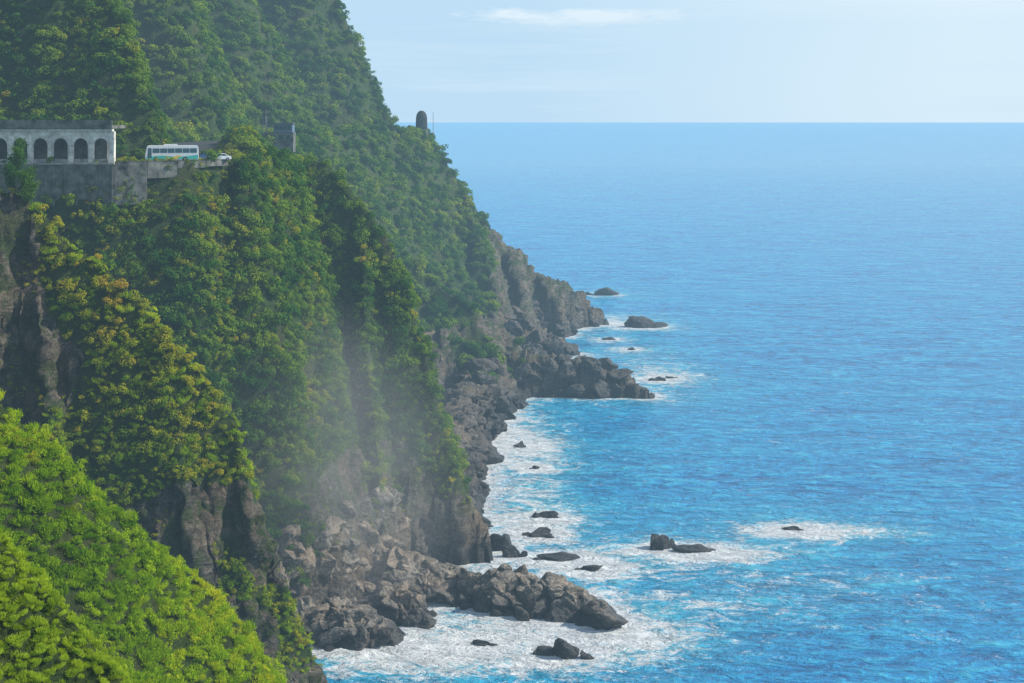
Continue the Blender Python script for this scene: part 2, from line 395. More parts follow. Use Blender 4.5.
def pick(mask,density,seed,smin,smax,sink=0.15):
    r=np.random.default_rng(seed)
    wgt=(area*mask*viewcut).ravel(); tot=wgt.sum(); n=int(tot*density)
    cum=np.cumsum(wgt); ii=np.searchsorted(cum,r.uniform(0,tot,n)); ii=np.clip(ii,0,len(wgt)-1)
    dx=r.uniform(-0.3,0.3,(n,3)); p=V[ii]+dx*[1,1,0]
    s=smin+(smax-smin)*r.uniform(0,1,n)**1.8
    s=s*(0.55+0.45*VEG.ravel()[ii])
    N3=np.stack([NX.ravel()[ii],NY.ravel()[ii],NZ.ravel()[ii]],-1)
    p=p+N3*(s*0.05)[:,None]
    tilt=np.stack([-N3[:,1],N3[:,0]],-1)*0.55
    return p,s,tilt
cover=np.where(VEG>0.15,VEG,0)
nearroad=sstep(7.5,11,DR)
mA=cover*(Y<150); mB=cover*(Y>=150)*(Y<250)*(H>2)
mC=cover*(Y>=250)*(Y<420)*nearroad; mD=cover*(Y>=420)*(H>3)
for nm,cl,k,mk,den,s0,s1,sd in [
  ('foreground_grass',C_FGRASS,4,mA*(Y>46)*(Y<66)*(H>50),16.0,0.16,0.34,13),
  ('hillside_grass',C_GRASS,6,mA*(Y>=72)*(H>20),2.6,0.35,0.95,1),
  ('hillside_shrubs',C_SHRUB,5,mA*(Y>75)*(vn>0.15)*(H>20),0.2,0.35,0.9,12),
  ('grass_clumps_on_spur',C_GRASS,6,mB,0.6,0.5,1.2,2),
  ('cliff_shrubs',C_SHRUB,5,mB,0.55,0.5,1.4,3),
  ('headland_forest',C_FOREST,5,mC,0.32,0.9,2.4,4),
  ('headland_shrubs',C_SHRUB,5,mC*(vn>0.0),0.17,0.7,1.5,5),
  ('roadside_shrubs',C_SHRUB,5,(X>-80)*(X<-40)*(Y>262)*(Y<400)*sstep(6.2,7.2,DR)*sstep(12,9,DR)*(DR<12),0.5,0.5,1.1,15),
  ('mountain_forest',C_FOREST,5,mD,0.095,1.4,3.5,6)]:
    p,s,t=pick(mk,den,sd,s0,s1); scatter(nm,cl,k,p,s,t,sd+100)
p,s,t=pick((1-VEG)*(H>12)*(Y>150)*(Y<430)*(fbm(X/5,Y/5,H/5,77,3)>0.0)*sstep(8,10,DR),0.4,9,0.3,1.0); scatter('rock_face_weeds',C_SHRUB,5,p,s,t,110)

# ------------------------------------------------------------------ boulders / sea rocks
def boulder_mesh(seed,sub=2):
    r=np.random.default_rng(seed); bm=bmesh.new()
    for i in range(13):
        d=r.normal(size=3); d/=np.linalg.norm(d); d*=r.uniform(0.75,1.1); bm.verts.new(d)
    res=bmesh.ops.convex_hull(bm,input=bm.verts)
    bmesh.ops.delete(bm,geom=[g for g in res['geom_interior'] if isinstance(g,bmesh.types.BMVert)],context='VERTS')
    bmesh.ops.triangulate(bm,faces=bm.faces)
    bmesh.ops.bevel(bm,geom=list(bm.edges),offset=0.06,segments=1,affect='EDGES')
    bmesh.ops.triangulate(bm,faces=bm.faces)
    for k in range(sub):
        es=[e for e in bm.edges if e.calc_length()>0.22]
        if es: bmesh.ops.subdivide_edges(bm,edges=es,cuts=1,use_grid_fill=True)
        bmesh.ops.triangulate(bm,faces=bm.faces)
    bm.verts.ensure_lookup_table()
    Vb=np.array([v.co[:] for v in bm.verts]); Fb=np.array([[v.index for v in f.verts] for f in bm.faces])
    bm.free()
    nrm=Vb/np.linalg.norm(Vb,axis=1)[:,None]
    c,_=cellrand(Vb[:,0]*2.2,Vb[:,1]*2.2,Vb[:,2]*2.2,seed+5)
    Vb=Vb+nrm*((c-0.5)*0.16+0.10*fbm(Vb[:,0]*2.5,Vb[:,1]*2.5,Vb[:,2]*2.5,seed,4))[:,None]
    return Vb,Fb
BT=[boulder_mesh(200+i,2) for i in range(8)]
BIG=[boulder_mesh(300+i,4) for i in range(6)]
def rotm(r):
    q=r.normal(size=4); q/=np.linalg.norm(q); a,b,c,d=q
    return np.array([[a*a+b*b-c*c-d*d,2*(b*c-a*d),2*(b*d+a*c)],[2*(b*c+a*d),a*a-b*b+c*c-d*d,2*(c*d-a*b)],[2*(b*d-a*c),2*(c*d+a*b),a*a-b*b-c*c+d*d]])
def boulders(name,lst,seed,mat):
    r=np.random.default_rng(seed); VV=[];FF=[];o=0
    for (x,y,z,s) in lst:
        Vb,Fb=BT[r.integers(len(BT))] if s<2.2 else BIG[r.integers(len(BIG))]
        sc=np.array([1,r.uniform(0.6,1),r.uniform(0.45,0.85)])*s
        a=r.uniform(0,6.28); tl=r.normal(size=2)*0.35
        R=np.array(Matrix.Rotation(a,3,'Z')@Matrix.Rotation(tl[0],3,'X')@Matrix.Rotation(tl[1],3,'Y'))
        q=((Vb@rotm(r).T)*sc)@R.T+[x,y,z]
        VV.append(q);FF.append(Fb+o);o+=len(Vb)
    m=np_mesh(name,np.concatenate(VV),np.concatenate(FF),False); m.materials.append(mat)
    return link(bpy.data.objects.new(name,m))
def gather(n,x0,x1,y0,y1,smin,smax,seed,zlo=-0.8,zhi=16,powr=2.5,lift=0.15):
    r=np.random.default_rng(seed); out=[]
    while len(out)<n:
        x=r.uniform(x0,x1,4000);y=r.uniform(y0,y1,4000); h=ground(x,y)
        ok=(h>zlo)&(h<zhi)
        for a,b,c in zip(x[ok],y[ok],h[ok]):
            s=smin+(smax-smin)*r.uniform()**powr
            out.append((a,b,c+s*lift,s))
            if len(out)>=n: break
    return out
nearb=gather(760,-62,22,255,312,0.5,5.0,1,-0.8,18,2.1,0.3)
boulders('shore_boulders',nearb,11,M_ROCK)
farb=gather(560,-24,54,335,700,0.8,7.0,2,-1.0,14,1.8,0.2)
boulders('cove_boulders',farb,12,M_ROCKD)
ROCKS=[ # x,y,width,depth,height
 (8.8,354,6.5,4,2.6),(6.9,337,7.5,4,3.0),(11.5,320,13,5,1.6),(18,312,7,3,1.3),(34.6,328,7,5,4.6),(41.5,326,11,5,2.0),
 (69,343,7,3,1.1),(53,805,17,12,7.5),(64,680,21,12,7),(-12,400,11,9,9),(9.5,262,9,6,4.0),(6.6,403,3,2,1.1),
 (57,540,6,4,2.2),(61.5,545,5,3,1.6),(-2,470,7,5,4),(2,430,5,4,2.4),(-5,452,8,6,5),(-3,327,7,5,6),(0,322,6,4,3.5),(-6,268,5,3,1.4),(44,640,7,4,1.6),(52,612,4,3,1.2)]
for i,(x,y,wd,dp,ht) in enumerate(ROCKS):
    r=np.random.default_rng(900+i)
    Vs=[];Fs=[];o=0
    for k in range(4):
        Vb,Fb=BIG[(i+k)%len(BIG)]
        f=1.0 if k==0 else r.uniform(0.35,0.65); off=np.array([0,0,0]) if k==0 else np.array([r.uniform(-0.5,0.5)*wd,r.uniform(-0.3,0.2)*dp,-0.1])
        q=(Vb@rotm(r).T); q=q*[wd*0.5*f,dp*0.5*f,ht*0.95*f]
        q[:,0]+=q[:,2]*r.uniform(-0.6,0.6); q+=off; Vs.append(q);Fs.append(Fb+o);o+=len(Vb)
    m=np_mesh('sea_rock',np.concatenate(Vs),np.concatenate(Fs),False); m.materials.append(M_ROCKD)
    ob=link(bpy.data.objects.new('sea_rock',m)); ob.location=(x,y,0)

# ------------------------------------------------------------------ sea
def geo(a,b,step,ratio):
    out=[a]; s=step
    while abs(out[-1])<abs(b): out.append(out[-1]+s*np.sign(b-a)); s*=ratio
    return out
sx=np.concatenate([geo(-60,-60000,1.2,1.25)[::-1],np.arange(-59,150,1.0),geo(150,60000,1.2,1.25)])
sy=np.concatenate([geo(235,-8000,1.2,1.35)[::-1],np.arange(236,760,1.0),geo(760,90000,1.2,1.22)])
SX,SY=np.meshgrid(sx,sy)
sh=(H>-1.0)&(H<1.5); shp=np.stack([X[sh],Y[sh]],-1); shp=shp[RNG.permutation(len(shp))[:6000]]
pts=[(a,b,0.0) for a,b in shp]
for (x,y,wd,dp,ht) in ROCKS:
    for k in range(10):
        a=k/10*6.283; pts.append((x+math.cos(a)*wd*0.45,y+math.sin(a)*dp*0.45,0))
for (x,y,z,s) in nearb+farb:
    if z<2: pts.append((x,y,0))
kd=kdtree.KDTree(len(pts))
for i,p in enumerate(pts): kd.insert(p,i)
kd.balance()
D=np.full(SX.shape,200.0)
nearm=(SX>-61)&(SX<151)&(SY>235)&(SY<830)
D[nearm]=[kd.find((a,b,0))[2] for a,b in zip(SX[nearm],SY[nearm])]
sidx=np.arange(SX.size).reshape(SX.shape)
SF=np.stack([sidx[:-1,:-1],sidx[:-1,1:],sidx[1:,1:],sidx[1:,:-1]],-1).reshape(-1,4)
me=np_mesh('sea',np.stack([SX,SY,0*SX],-1).reshape(-1,3),SF,True); fattr(me,'shore',np.exp(-D/7.0).ravel())
pw=np.zeros(SX.shape)
for cx,cy,rx,ry,a in [(78,341,24,7,1.0),(48,324,18,8,0.9),(18,316,18,10,0.9),(8,275,26,10,0.95),(24,270,18,12,0.95),(5,430,14,35,0.85),(8,380,10,25,0.7),(55,560,20,40,0.65),(50,700,25,30,0.75),(-15,262,24,12,1.0),(-2,302,12,12,0.95),(40,288,40,14,0.55),(5,345,12,14,0.85),(60,300,40,20,0.45)]:
    pw=np.maximum(pw,a*np.exp(-((SX-cx)/rx)**2-((SY-cy)/ry)**2))
fattr(me,'wash',pw.ravel())
N=NT('sea_water')
sa=N.add('ShaderNodeAttribute',attribute_name='shore'); wa=N.add('ShaderNodeAttribute',attribute_name='wash')
p=N.pos((0.5,1,1),(0,0,0.25))
chop=N.noise(p,0.30,5,0.7,0.5); swell=N.noise(N.pos((0.35,1,1),(0,0,0.35)),0.085,3,0.6,0.5); big=N.noise(N.pos((0.3,1,1),(0,0,0.2)),0.012,3,0.55,0.6)
fine=N.noise(p,1.2,5,0.7)
wv=N.math('ADD',N.math('ADD',N.math('MULTIPLY',chop,0.5),N.math('MULTIPLY',swell,0.25)),N.math('MULTIPLY',fine,0.25))
c=N.ramp(wv,[(0.41,(0.0,0.12,0.38)),(0.485,(0.0,0.31,0.74)),(0.535,(0.002,0.46,0.90)),(0.60,(0.07,0.70,0.98))])
c=N.mix(N.ramp(big,[(0.4,0.0),(0.62,0.35)]),c,(0.0,0.45,0.86))
tq=N.math('MULTIPLY',N.math('ADD',N.math('POWER',sa.outputs['Fac'],0.5),wa.outputs['Fac']),0.6,clamp=True)
c=N.mix(tq,c,N.mix(N.ramp(wv,[(0.42,0.0),(0.58,1.0)]),(0.01,0.44,0.62),(0.12,0.72,0.84)))
f1=N.noise(N.pos((0.6,1,1),(0,0,0.3)),0.17,8,0.8,1.6); f2=N.noise(N.pos((0.8,1,1)),0.8,5,0.8,1.0)
fo=N.math('ADD',N.math('MULTIPLY',f1,0.7),N.math('MULTIPLY',f2,0.3))
fo=N.math('ADD',fo,N.math('MULTIPLY',sa.outputs['Fac'],0.20)); fo=N.math('ADD',fo,N.math('MULTIPLY',wa.outputs['Fac'],0.145))
foam=N.ramp(fo,[(0.58,0.0),(0.62,0.55),(0.67,1.0)])
wc=N.math('MULTIPLY',N.ramp(N.noise(N.pos((0.45,1.3,1),(0,0,0.15)),0.28,6,0.7,0.6),[(0.62,0.0),(0.72,0.7)]),N.ramp(big,[(0.4,0.3),(0.62,1.0)]))
foam=N.math('MAXIMUM',foam,wc)
c=N.mix(foam,c,(0.92,0.95,0.97))
hh=N.math('ADD',N.math('MULTIPLY',swell,6.0),N.math('ADD',N.math('MULTIPLY',chop,3.6),N.math('MULTIPLY',fine,0.9)))
bs=N.bsdf(c,N.math('ADD',0.28,N.math('MULTIPLY',foam,0.5)),N.bump(hh,1.0,1.25),0.3)
bs.inputs['IOR'].default_value=1.33
me.materials.append(N.end(bs.outputs[0]))
sea=link(bpy.data.objects.new('sea',me))

# ------------------------------------------------------------------ built things
def bm_obj(name,bm,mat,parent=None,smooth=False):
    m=bpy.data.meshes.new(name); bm.to_mesh(m); bm.free()
    if smooth:
        for p in m.polygons: p.use_smooth=True
    m.materials.append(mat); o=bpy.data.objects.new(name,m); link(o,parent); return o
def box(name,x0,x1,y0,y1,z0,z1,mat,parent=None,bev=0.0):
    bm=bmesh.new(); bmesh.ops.create_cube(bm,size=1)
    for v in bm.verts: v.co=Vector(((x0+x1)/2+v.co.x*(x1-x0),(y0+y1)/2+v.co.y*(y1-y0),(z0+z1)/2+v.co.z*(z1-z0)))
    if bev: bmesh.ops.bevel(bm,geom=list(bm.edges),offset=bev,segments=2,affect='EDGES')
    return bm_obj(name,bm,mat,parent)
def cyl(name,p,r0,r1,h,mat,parent=None,axis='Z',seg=16):
    bm=bmesh.new(); bmesh.ops.create_cone(bm,cap_ends=True,segments=seg,radius1=r0,radius2=r1,depth=h)
    M=Matrix.Identity(4)
    if axis=='Y': M=Matrix.Rotation(math.pi/2,4,'X')
    if axis=='X': M=Matrix.Rotation(math.pi/2,4,'Y')
    bm.transform(Matrix.Translation(p)@M)
    return bm_obj(name,bm,mat,parent)
def extr(name,prof,x0,x1,mat,parent=None,bev=0.05,axis='Y'):
    bm=bmesh.new()
    vs=[bm.verts.new((a,x0,b)) for a,b in prof]; f=bm.faces.new(vs)
    r=bmesh.ops.extrude_face_region(bm,geom=[f])
    for g in r['geom']:
        if isinstance(g,bmesh.types.BMVert): g.co.y=x1
    bmesh.ops.recalc_face_normals(bm,faces=bm.faces)
    if bev: bmesh.ops.bevel(bm,geom=list(bm.edges),offset=bev,segments=2,affect='EDGES')
    return bm_obj(name,bm,mat,parent)

def ribbon(name,off0,off1,dz,mat,dash=None,ymax=1e9):
    pts=[Vector(p) for p in ROAD]
    dens=[]
    for a,b in zip(pts[:-1],pts[1:]):
        n=max(2,int((b-a).length/2))
        for i in range(n): dens.append(a.lerp(b,i/n))
    dens.append(pts[-1])
    for _ in range(6):
        dens=[dens[0]]+[(dens[i-1]+dens[i]*2+dens[i+1])/4 for i in range(1,len(dens)-1)]+[dens[-1]]
    bm=bmesh.new(); prev=None
    for i in range(len(dens)):
        if dens[i].y>ymax: break
        t=(dens[min(i+1,len(dens)-1)]-dens[max(i-1,0)]); t.z=0; t.normalize(); n=Vector((t.y,-t.x,0))
        a=bm.verts.new(dens[i]+n*off0+Vector((0,0,dz))); b=bm.verts.new(dens[i]+n*off1+Vector((0,0,dz)))
        if prev and not(dash and (i//2)%2): bm.faces.new((prev[0],prev[1],b,a))
        prev=(a,b)
    return bm_obj(name,bm,mat)
ribbon('coast_road',-5.0,5.0,0.03,M_ASPH)
rl=empty('road_markings')
for nm,o,ds in (('edge_line_sea',4.5,None),('edge_line_hill',-4.5,None),('centre_line',0,True)):
    q=ribbon(nm,o-0.06,o+0.06,0.035,M_LINE,ds,300); q.parent=rl

G=empty('rockfall_gallery',(0,0,0))
gx1=-76.6; bay=3.85; nb=10; yF=267.2; zr=92.0
for i in range(nb):
    xr=gx1-i*bay; xl=xr-bay; hw=1.42; cx=(xl+xr)/2; spring=zr+3.3; top=zr+6.0
    bm=bmesh.new(); th=0.7
    def piece(poly):
        vs=[bm.verts.new((a,yF,b)) for a,b in poly]; f=bm.faces.new(vs)
        r=bmesh.ops.extrude_face_region(bm,geom=[f])
        for g in r['geom']:
            if isinstance(g,bmesh.types.BMVert): g.co.y=yF+th
    n=12; ang=[math.pi-math.pi*k/n for k in range(n+1)]
    arc=[(cx+hw*math.cos(a),spring+hw*math.sin(a)) for a in ang]
    poly=[(xl,zr-0.3),(cx-hw,zr-0.3)]+arc+[(cx+hw,zr-0.3),(xr,zr-0.3),(xr,top),(xl,top)]
    piece(poly); bmesh.ops.recalc_face_normals(bm,faces=bm.faces)
    bm_obj('arch_bay',bm,M_WHITEC,G)
    box('pilaster',xr-0.28,xr+0.28,yF-0.16,yF-0.003,zr-0.3,top-0.5,M_WHITEC,G,0.03)
    box('sill',cx-hw+0.01,cx+hw-0.01,yF+0.15,yF+0.45,zr-0.28,zr+0.75,M_CONC,G,0.02)
xl=gx1-nb*bay
box('cornice',xl,gx1+0.4,yF-0.45,yF+0.9,zr+6.003,zr+6.5,M_WHITEC,G,0.05)
box('roof_slab',xl,gx1+0.5,yF-1.0,yF+9,zr+6.503,zr+7.2,M_CONC2,G,0.08)
box('roof_parapet',xl,gx1+0.5,yF-0.9,yF-0.5,zr+7.203,zr+8.2,M_CONC2,G,0.05)
box('end_pier',gx1+0.004,gx1+0.7,yF-0.2,yF+1.0,zr-0.3,zr+6.0,M_WHITEC,G,0.05)
box('back_wall',xl,gx1-3,yF+8,yF+9,zr-0.3,zr+6.5,M_CONC2,G)
W=empty('retaining_wall')
box('wall_face',xl,gx1+1.0,yF-1.3,yF-0.25,zr-9,zr-0.3,M_CONC2,W,0.05)
box('wall_cap',xl,gx1+1.1,yF-1.5,yF-0.17,zr-0.297,zr+0.05,M_CONC,W,0.04)
for i in range(18):
    x=gx1+0.6-i*2.2; box('buttress',x-0.2,x+0.2,yF-1.5,yF-1.303,zr-9,zr-0.6,M_CONC2,W,0.03)
W2=empty('road_parapet')
def wallseg(par,a,b,z0,z1,t,mat,nm):
    a=Vector(a);b=Vector(b);L=(b-a).length; ang=math.atan2(b.y-a.y,b.x-a.x)
    o=box(nm,0,L-0.02,-t/2,t/2,z0,z1,mat,par,0.03); o.location=(a.x,a.y,0); o.rotation_euler=(0,0,ang)
PAR=[(-75.55,266.3),(-70,268.6),(-65,271.8),(-60.5,276.5),(-57.5,283)]
for k,(a,b) in enumerate(zip(PAR[:-1],PAR[1:])):
    wallseg(W2,(*a,0),(*b,0),zr-(8,3,1.2,1.0)[k],zr+0.2,0.4,M_CONC2,'parapet_wall')
    wallseg(W2,(*a,0),(*b,0),zr+0.205,zr+0.3,0.5,M_CONC2,'coping')

def wheels(par,xsx,yy,r,wd=0.25):
    for x in xsx:
        for y in yy:
            cyl('tyre',(x,y,r),r,r,wd,M_TIRE,par,'Y',24); s=-1 if y<0 else 1
            cyl('hub',(x,y+s*(wd/2+0.01),r),r*0.5,r*0.45,0.05,M_METAL,par,'Y',16)
def bus(loc,rz):
    B=empty('coach_bus',loc,rz); L=10.2
    prof=[(0.0,0.4),(0.02,1.5),(0.35,3.0),(0.65,3.2),(L-0.3,3.2),(L-0.05,2.9),(L,0.45),(L-0.1,0.35),(0.1,0.33)]
    extr('body',prof,-1.2,1.2,M_WHITE,B,0.09)
    extr('skirt_stripe_near',[(0.25,0.45),(0.25,1.0),(3.2,1.25),(6.5,0.95),(L-0.1,1.35),(L-0.1,0.5)],-1.222,-1.203,M_TEAL,B,0)
    extr('skirt_stripe_off',[(0.25,0.45),(0.25,1.0),(3.2,1.25),(6.5,0.95),(L-0.1,1.35),(L-0.1,0.5)],1.203,1.222,M_TEAL,B,0)
    extr('swoosh',[(4.5,0.5),(6.0,1.2),(7.0,1.25),(6.0,0.5)],-1.236,-1.225,M_YEL,B,0)
    for s,nm in ((-1,'near'),(1,'off')):
        for i in range(6):
            x=1.45+i*1.42
            a,b=(1.203,1.228); y0,y1=(s*a,s*b) if s>0 else (s*b,s*a)
            extr('side_window_'+nm,[(x,1.75),(x,2.62),(x+1.3,2.62),(x+1.3,1.75)],y0,y1,M_GLASS,B,0)
    extr('door_glass',[(0.45,0.75),(0.62,2.7),(1.25,2.7),(1.25,0.75)],-1.229,-1.203,M_GLASS,B,0)
    bm=bmesh.new(); q=[(-0.015,-1.05,1.45),(-0.015,1.05,1.45),(0.30,1.0,2.95),(0.30,-1.0,2.95)]
    bm.faces.new([bm.verts.new(v) for v in q]); bm_obj('windscreen',bm,M_GLASS,B)
    for y in (-0.85,0.85):
        box('headlamp',-0.05,0.02,y-0.18,y+0.18,0.7,0.9,M_METAL,B,0.02); box('tail_lamp',L-0.01,L+0.03,y-0.12,y+0.12,0.9,1.4,M_RED,B)
    box('roof_unit',3.5,6.2,-0.8,0.8,3.19,3.42,M_WHITE,B,0.08)
    box('mirror_near',-0.25,-0.1,-1.45,-1.3,2.0,2.5,M_TIRE,B,0.03); box('mirror_arm',-0.2,0.15,-1.3,-1.2,2.5,2.56,M_TIRE,B)
    box('bumper',-0.08,0.1,-1.15,1.15,0.35,0.6,M_TIRE,B,0.03)
    wheels(B,(2.1,7.6),(-1.1,1.1),0.48)
    return B
bus((-71.6,273.0,92.04),math.radians(16))
def car(loc,rz,paint,nm='parked_car'):
    C=empty(nm,loc,rz)
    extr('body',[(0,0.35),(0.02,0.75),(0.9,0.92),(4.2,0.95),(4.45,0.8),(4.5,0.4),(4.3,0.25),(0.2,0.25)],-0.87,0.87,paint,C,0.08)
    extr('cabin',[(0.95,0.9),(1.6,1.42),(3.2,1.46),(4.0,0.92)],-0.74,0.74,paint,C,0.06)
    for s in (-1,1):
        y0,y1=sorted((s*0.742,s*0.765))
        extr('side_glass',[(1.25,0.95),(1.68,1.34),(2.35,1.36),(2.35,0.95)],y0,y1,M_GLASS,C,0)
        extr('rear_side_glass',[(2.45,0.95),(2.45,1.36),(3.12,1.37),(3.65,0.97)],y0,y1,M_GLASS,C,0)
    bm=bmesh.new(); bm.faces.new([bm.verts.new(v) for v in ((1.0,-0.66,0.97),(1.0,0.66,0.97),(1.56,0.6,1.42),(1.56,-0.6,1.42))]); bm_obj('windscreen',bm,M_GLASS,C)
    bm=bmesh.new(); bm.faces.new([bm.verts.new(v) for v in ((3.98,-0.66,0.97),(3.98,0.66,0.97),(3.3,0.6,1.45),(3.3,-0.6,1.45))]); bm_obj('rear_screen',bm,M_GLASS,C)
    for y in (-0.62,0.62): box('headlamp',-0.02,0.05,y-0.15,y+0.15,0.6,0.74,M_METAL,C,0.01); box('tail_lamp',4.46,4.52,y-0.15,y+0.15,0.6,0.76,M_RED,C,0.01)
    wheels(C,(0.85,3.65),(-0.8,0.8),0.33,0.2)
car((-60.8,280.4,92.04),math.radians(25),M_WHITE)
car((-60.8,289.5,92.04),math.radians(215),M_BLUEP)

def pole(nm,x,y,z,h,arm=True):
    P=empty(nm,(x,y,z)); cyl('shaft',(0,0,h/2-0.5),0.16,0.1,h+1,M_CONC,P,'Z',10)
    if arm:
        box('crossarm',-0.9,0.9,-0.06,0.06,h-0.9,h-0.78,M_METAL,P)
        for q in (-0.8,0,0.8): cyl('insulator',(q,0,h-0.65),0.06,0.04,0.22,M_WHITE,P,'Z',8)
pole('utility_pole',-75.6,430,93.5,10)
pole('utility_pole',-36.2,643,94,10,False)

Bd=empty('roadside_building',(-71,428,93.5))
box('lower_storey',-5,4.5,-2.5,2.5,-3,3.0,M_CONC2,Bd,0.05)
box('upper_storey',-1.5,4.2,-2.2,2.2,3.003,5.6,M_BLUEST,Bd,0.05)
box('roof',-1.9,4.6,-2.6,2.6,5.603,5.9,M_CONC2,Bd,0.04)
for i in range(4):
    box('window_upper',-1.1+i*1.3,-0.2+i*1.3,-2.24,-2.203,3.9,5.0,M_GLASS,Bd); box('window_lower',-4.3+i*2.2,-3.0+i*2.2,-2.54,-2.503,0.8,2.2,M_GLASS,Bd)
for x in (-4.8,-3.6): box('mast',x,x+0.15,-2.3,-2.15,3.003,8.0,M_BLUEST,Bd)
for z in (4.6,6.2,7.8): box('brace',-4.65,-3.6,-2.28,-2.18,z,z+0.12,M_BLUEST,Bd)

bm=bmesh.new(); rings=[(0,2.8),(2,2.7),(5,2.6),(6.8,2.35),(8,1.7),(8.7,0.8)]
prev=None
for z,r in rings:
    cur=[bm.verts.new((r*math.cos(a*math.pi/10)*(1+0.04*math.sin(a*5)),r*0.9*math.sin(a*math.pi/10),z)) for a in range(20)]
    if prev:
        for k in range(20): bm.faces.new((prev[k],prev[(k+1)%20],cur[(k+1)%20],cur[k]))
    prev=cur
bm.faces.new(prev)
St=empty('stone_lookout_tower',(-41.5,642,96.0)); bm_obj('shaft',bm,M_STONE,St)
box('doorway',-0.7,0.7,-2.65,-2.3,0,2.4,M_GLASS,St); box('opening',-0.5,0.5,-2.6,-2.2,4.5,5.6,M_GLASS,St); cyl('base',(0,0,-1.5),3.6,3.4,3.0,M_CONC2,St,'Z',16)

def tree(nm,loc,h,seed,lean=0.15):
    r=random.Random(seed); Tt=empty(nm,loc); bm=bmesh.new(); tips=[]
    def limb(p,d,L,rad,depth):
        n=4; prev=None; q=Vector(p); dd=Vector(d).normalized()
        for i in range(n+1):
            rr=rad*(1-0.6*i/n); up=Vector((0,0,1)) if abs(dd.z)<0.9 else Vector((1,0,0)); s=dd.cross(up).normalized(); t=dd.cross(s)
            cur=[bm.verts.new(q+(s*math.cos(k*math.pi/3)+t*math.sin(k*math.pi/3))*rr) for k in range(6)]
            if prev:
                for k in range(6): bm.faces.new((prev[k],prev[(k+1)%6],cur[(k+1)%6],cur[k]))
            prev=cur
            if depth>0 and i>=1:
                for _ in range(2 if depth==2 else 1):
                    nd=(dd+Vector((r.uniform(-1,1),r.uniform(-1,1),r.uniform(-0.1,0.7)))).normalized()
                    limb(q,nd,L*r.uniform(0.3,0.5),rr*0.6,depth-1)
            if depth==0 and i>=2: tips.append(q.copy())
            q=q+dd*(L/n); dd=(dd+Vector((r.uniform(-.15,.15),r.uniform(-.2,.2),r.uniform(.0,.25)))).normalized()
        tips.append(q.copy())
    limb((0,0,-0.5),(lean,0,1),h*0.8,0.2,2)
    bm_obj('trunk_and_limbs',bm,M_BARK,Tt)
    rr=np.random.default_rng(seed); Vs=[]
    for tp in tips:
        n=24; c=np.array(tp[:])+rr.normal(size=(n,3))*[0.36,0.36,0.22]
        for q in c:
            a=rr.normal(size=3);a/=np.linalg.norm(a);b=np.cross(a,rr.normal(size=3));b/=np.linalg.norm(b); s=rr.uniform(0.09,0.2)
            Vs+=[q-a*s,q+b*s*0.6,q+a*s,q-b*s*0.6]
    m=np_mesh('foliage',np.array(Vs),np.arange(len(Vs)).reshape(-1,4),False); fattr(m,'lr',rr.uniform(0,1,len(Vs))*0.3); m.materials.append(M_FOREST)
    link(bpy.data.objects.new('foliage',m),Tt)
tree('coastal_tree',(-74.2,209,88.5),7.5,21,-0.02)
tree('coastal_tree',(-72.2,208,87.5),4.5,8,0.1)

# ------------------------------------------------------------------ air: thin self-glowing sea haze + light-scattering spray mist, both volumes
bm=bmesh.new(); bmesh.ops.create_cube(bm,size=1)
for v in bm.verts: v.co=Vector((v.co.x*4400+200,v.co.y*3400+1500,v.co.z*330+160))
N=NT('emissive_sea_haze'); ab=N.add('ShaderNodeVolumeAbsorption'); ab.inputs['Color'].default_value=(0,0,0,1); ab.inputs['Density'].default_value=0.00028
em=N.add('ShaderNodeEmission'); em.inputs['Color'].default_value=(0.46,0.76,1.0,1); em.inputs['Strength'].default_value=0.00028*0.88  # even blue glow emitted by the haze, standing in for scattered daylight
ad=N.add('ShaderNodeAddShader'); N.con(ab.outputs[0],ad.inputs[0]); N.con(em.outputs[0],ad.inputs[1])
N.con(ad.outputs[0],N.out.inputs['Volume'])
hz=bm_obj('emissive_sea_haze',bm,N.m)
def mist(nm,loc,rad,peak,seed):
    bm=bmesh.new(); bmesh.ops.create_icosphere(bm,subdivisions=3,radius=1)
    N=NT(nm+'_volume'); tc=N.add('ShaderNodeTexCoord'); ln=N.add('ShaderNodeVectorMath',operation='LENGTH'); N.con(tc.outputs['Object'],ln.inputs[0])
    f=N.math('SUBTRACT',1.0,N.math('MULTIPLY',ln.outputs['Value'],ln.outputs['Value']),clamp=True)
    nz=N.noise(tc.outputs['Object'],1.5,2,0.5,0.3)
    f=N.math('MULTIPLY',N.math('POWER',f,2.2),N.math('MULTIPLY',N.ramp(nz,[(0.35,0.2),(0.65,1.0)]),peak))
    sc=N.add('ShaderNodeVolumeScatter'); sc.inputs['Color'].default_value=(0.97,0.98,1,1); sc.inputs['Anisotropy'].default_value=0.1; N.con(f,sc.inputs['Density'])
    N.con(sc.outputs[0],N.out.inputs['Volume'])
    o=bm_obj(nm,bm,N.m); o.location=loc; o.scale=rad
mist('spray_mist',(-46,288,27),(46,34,44),0.030,1)

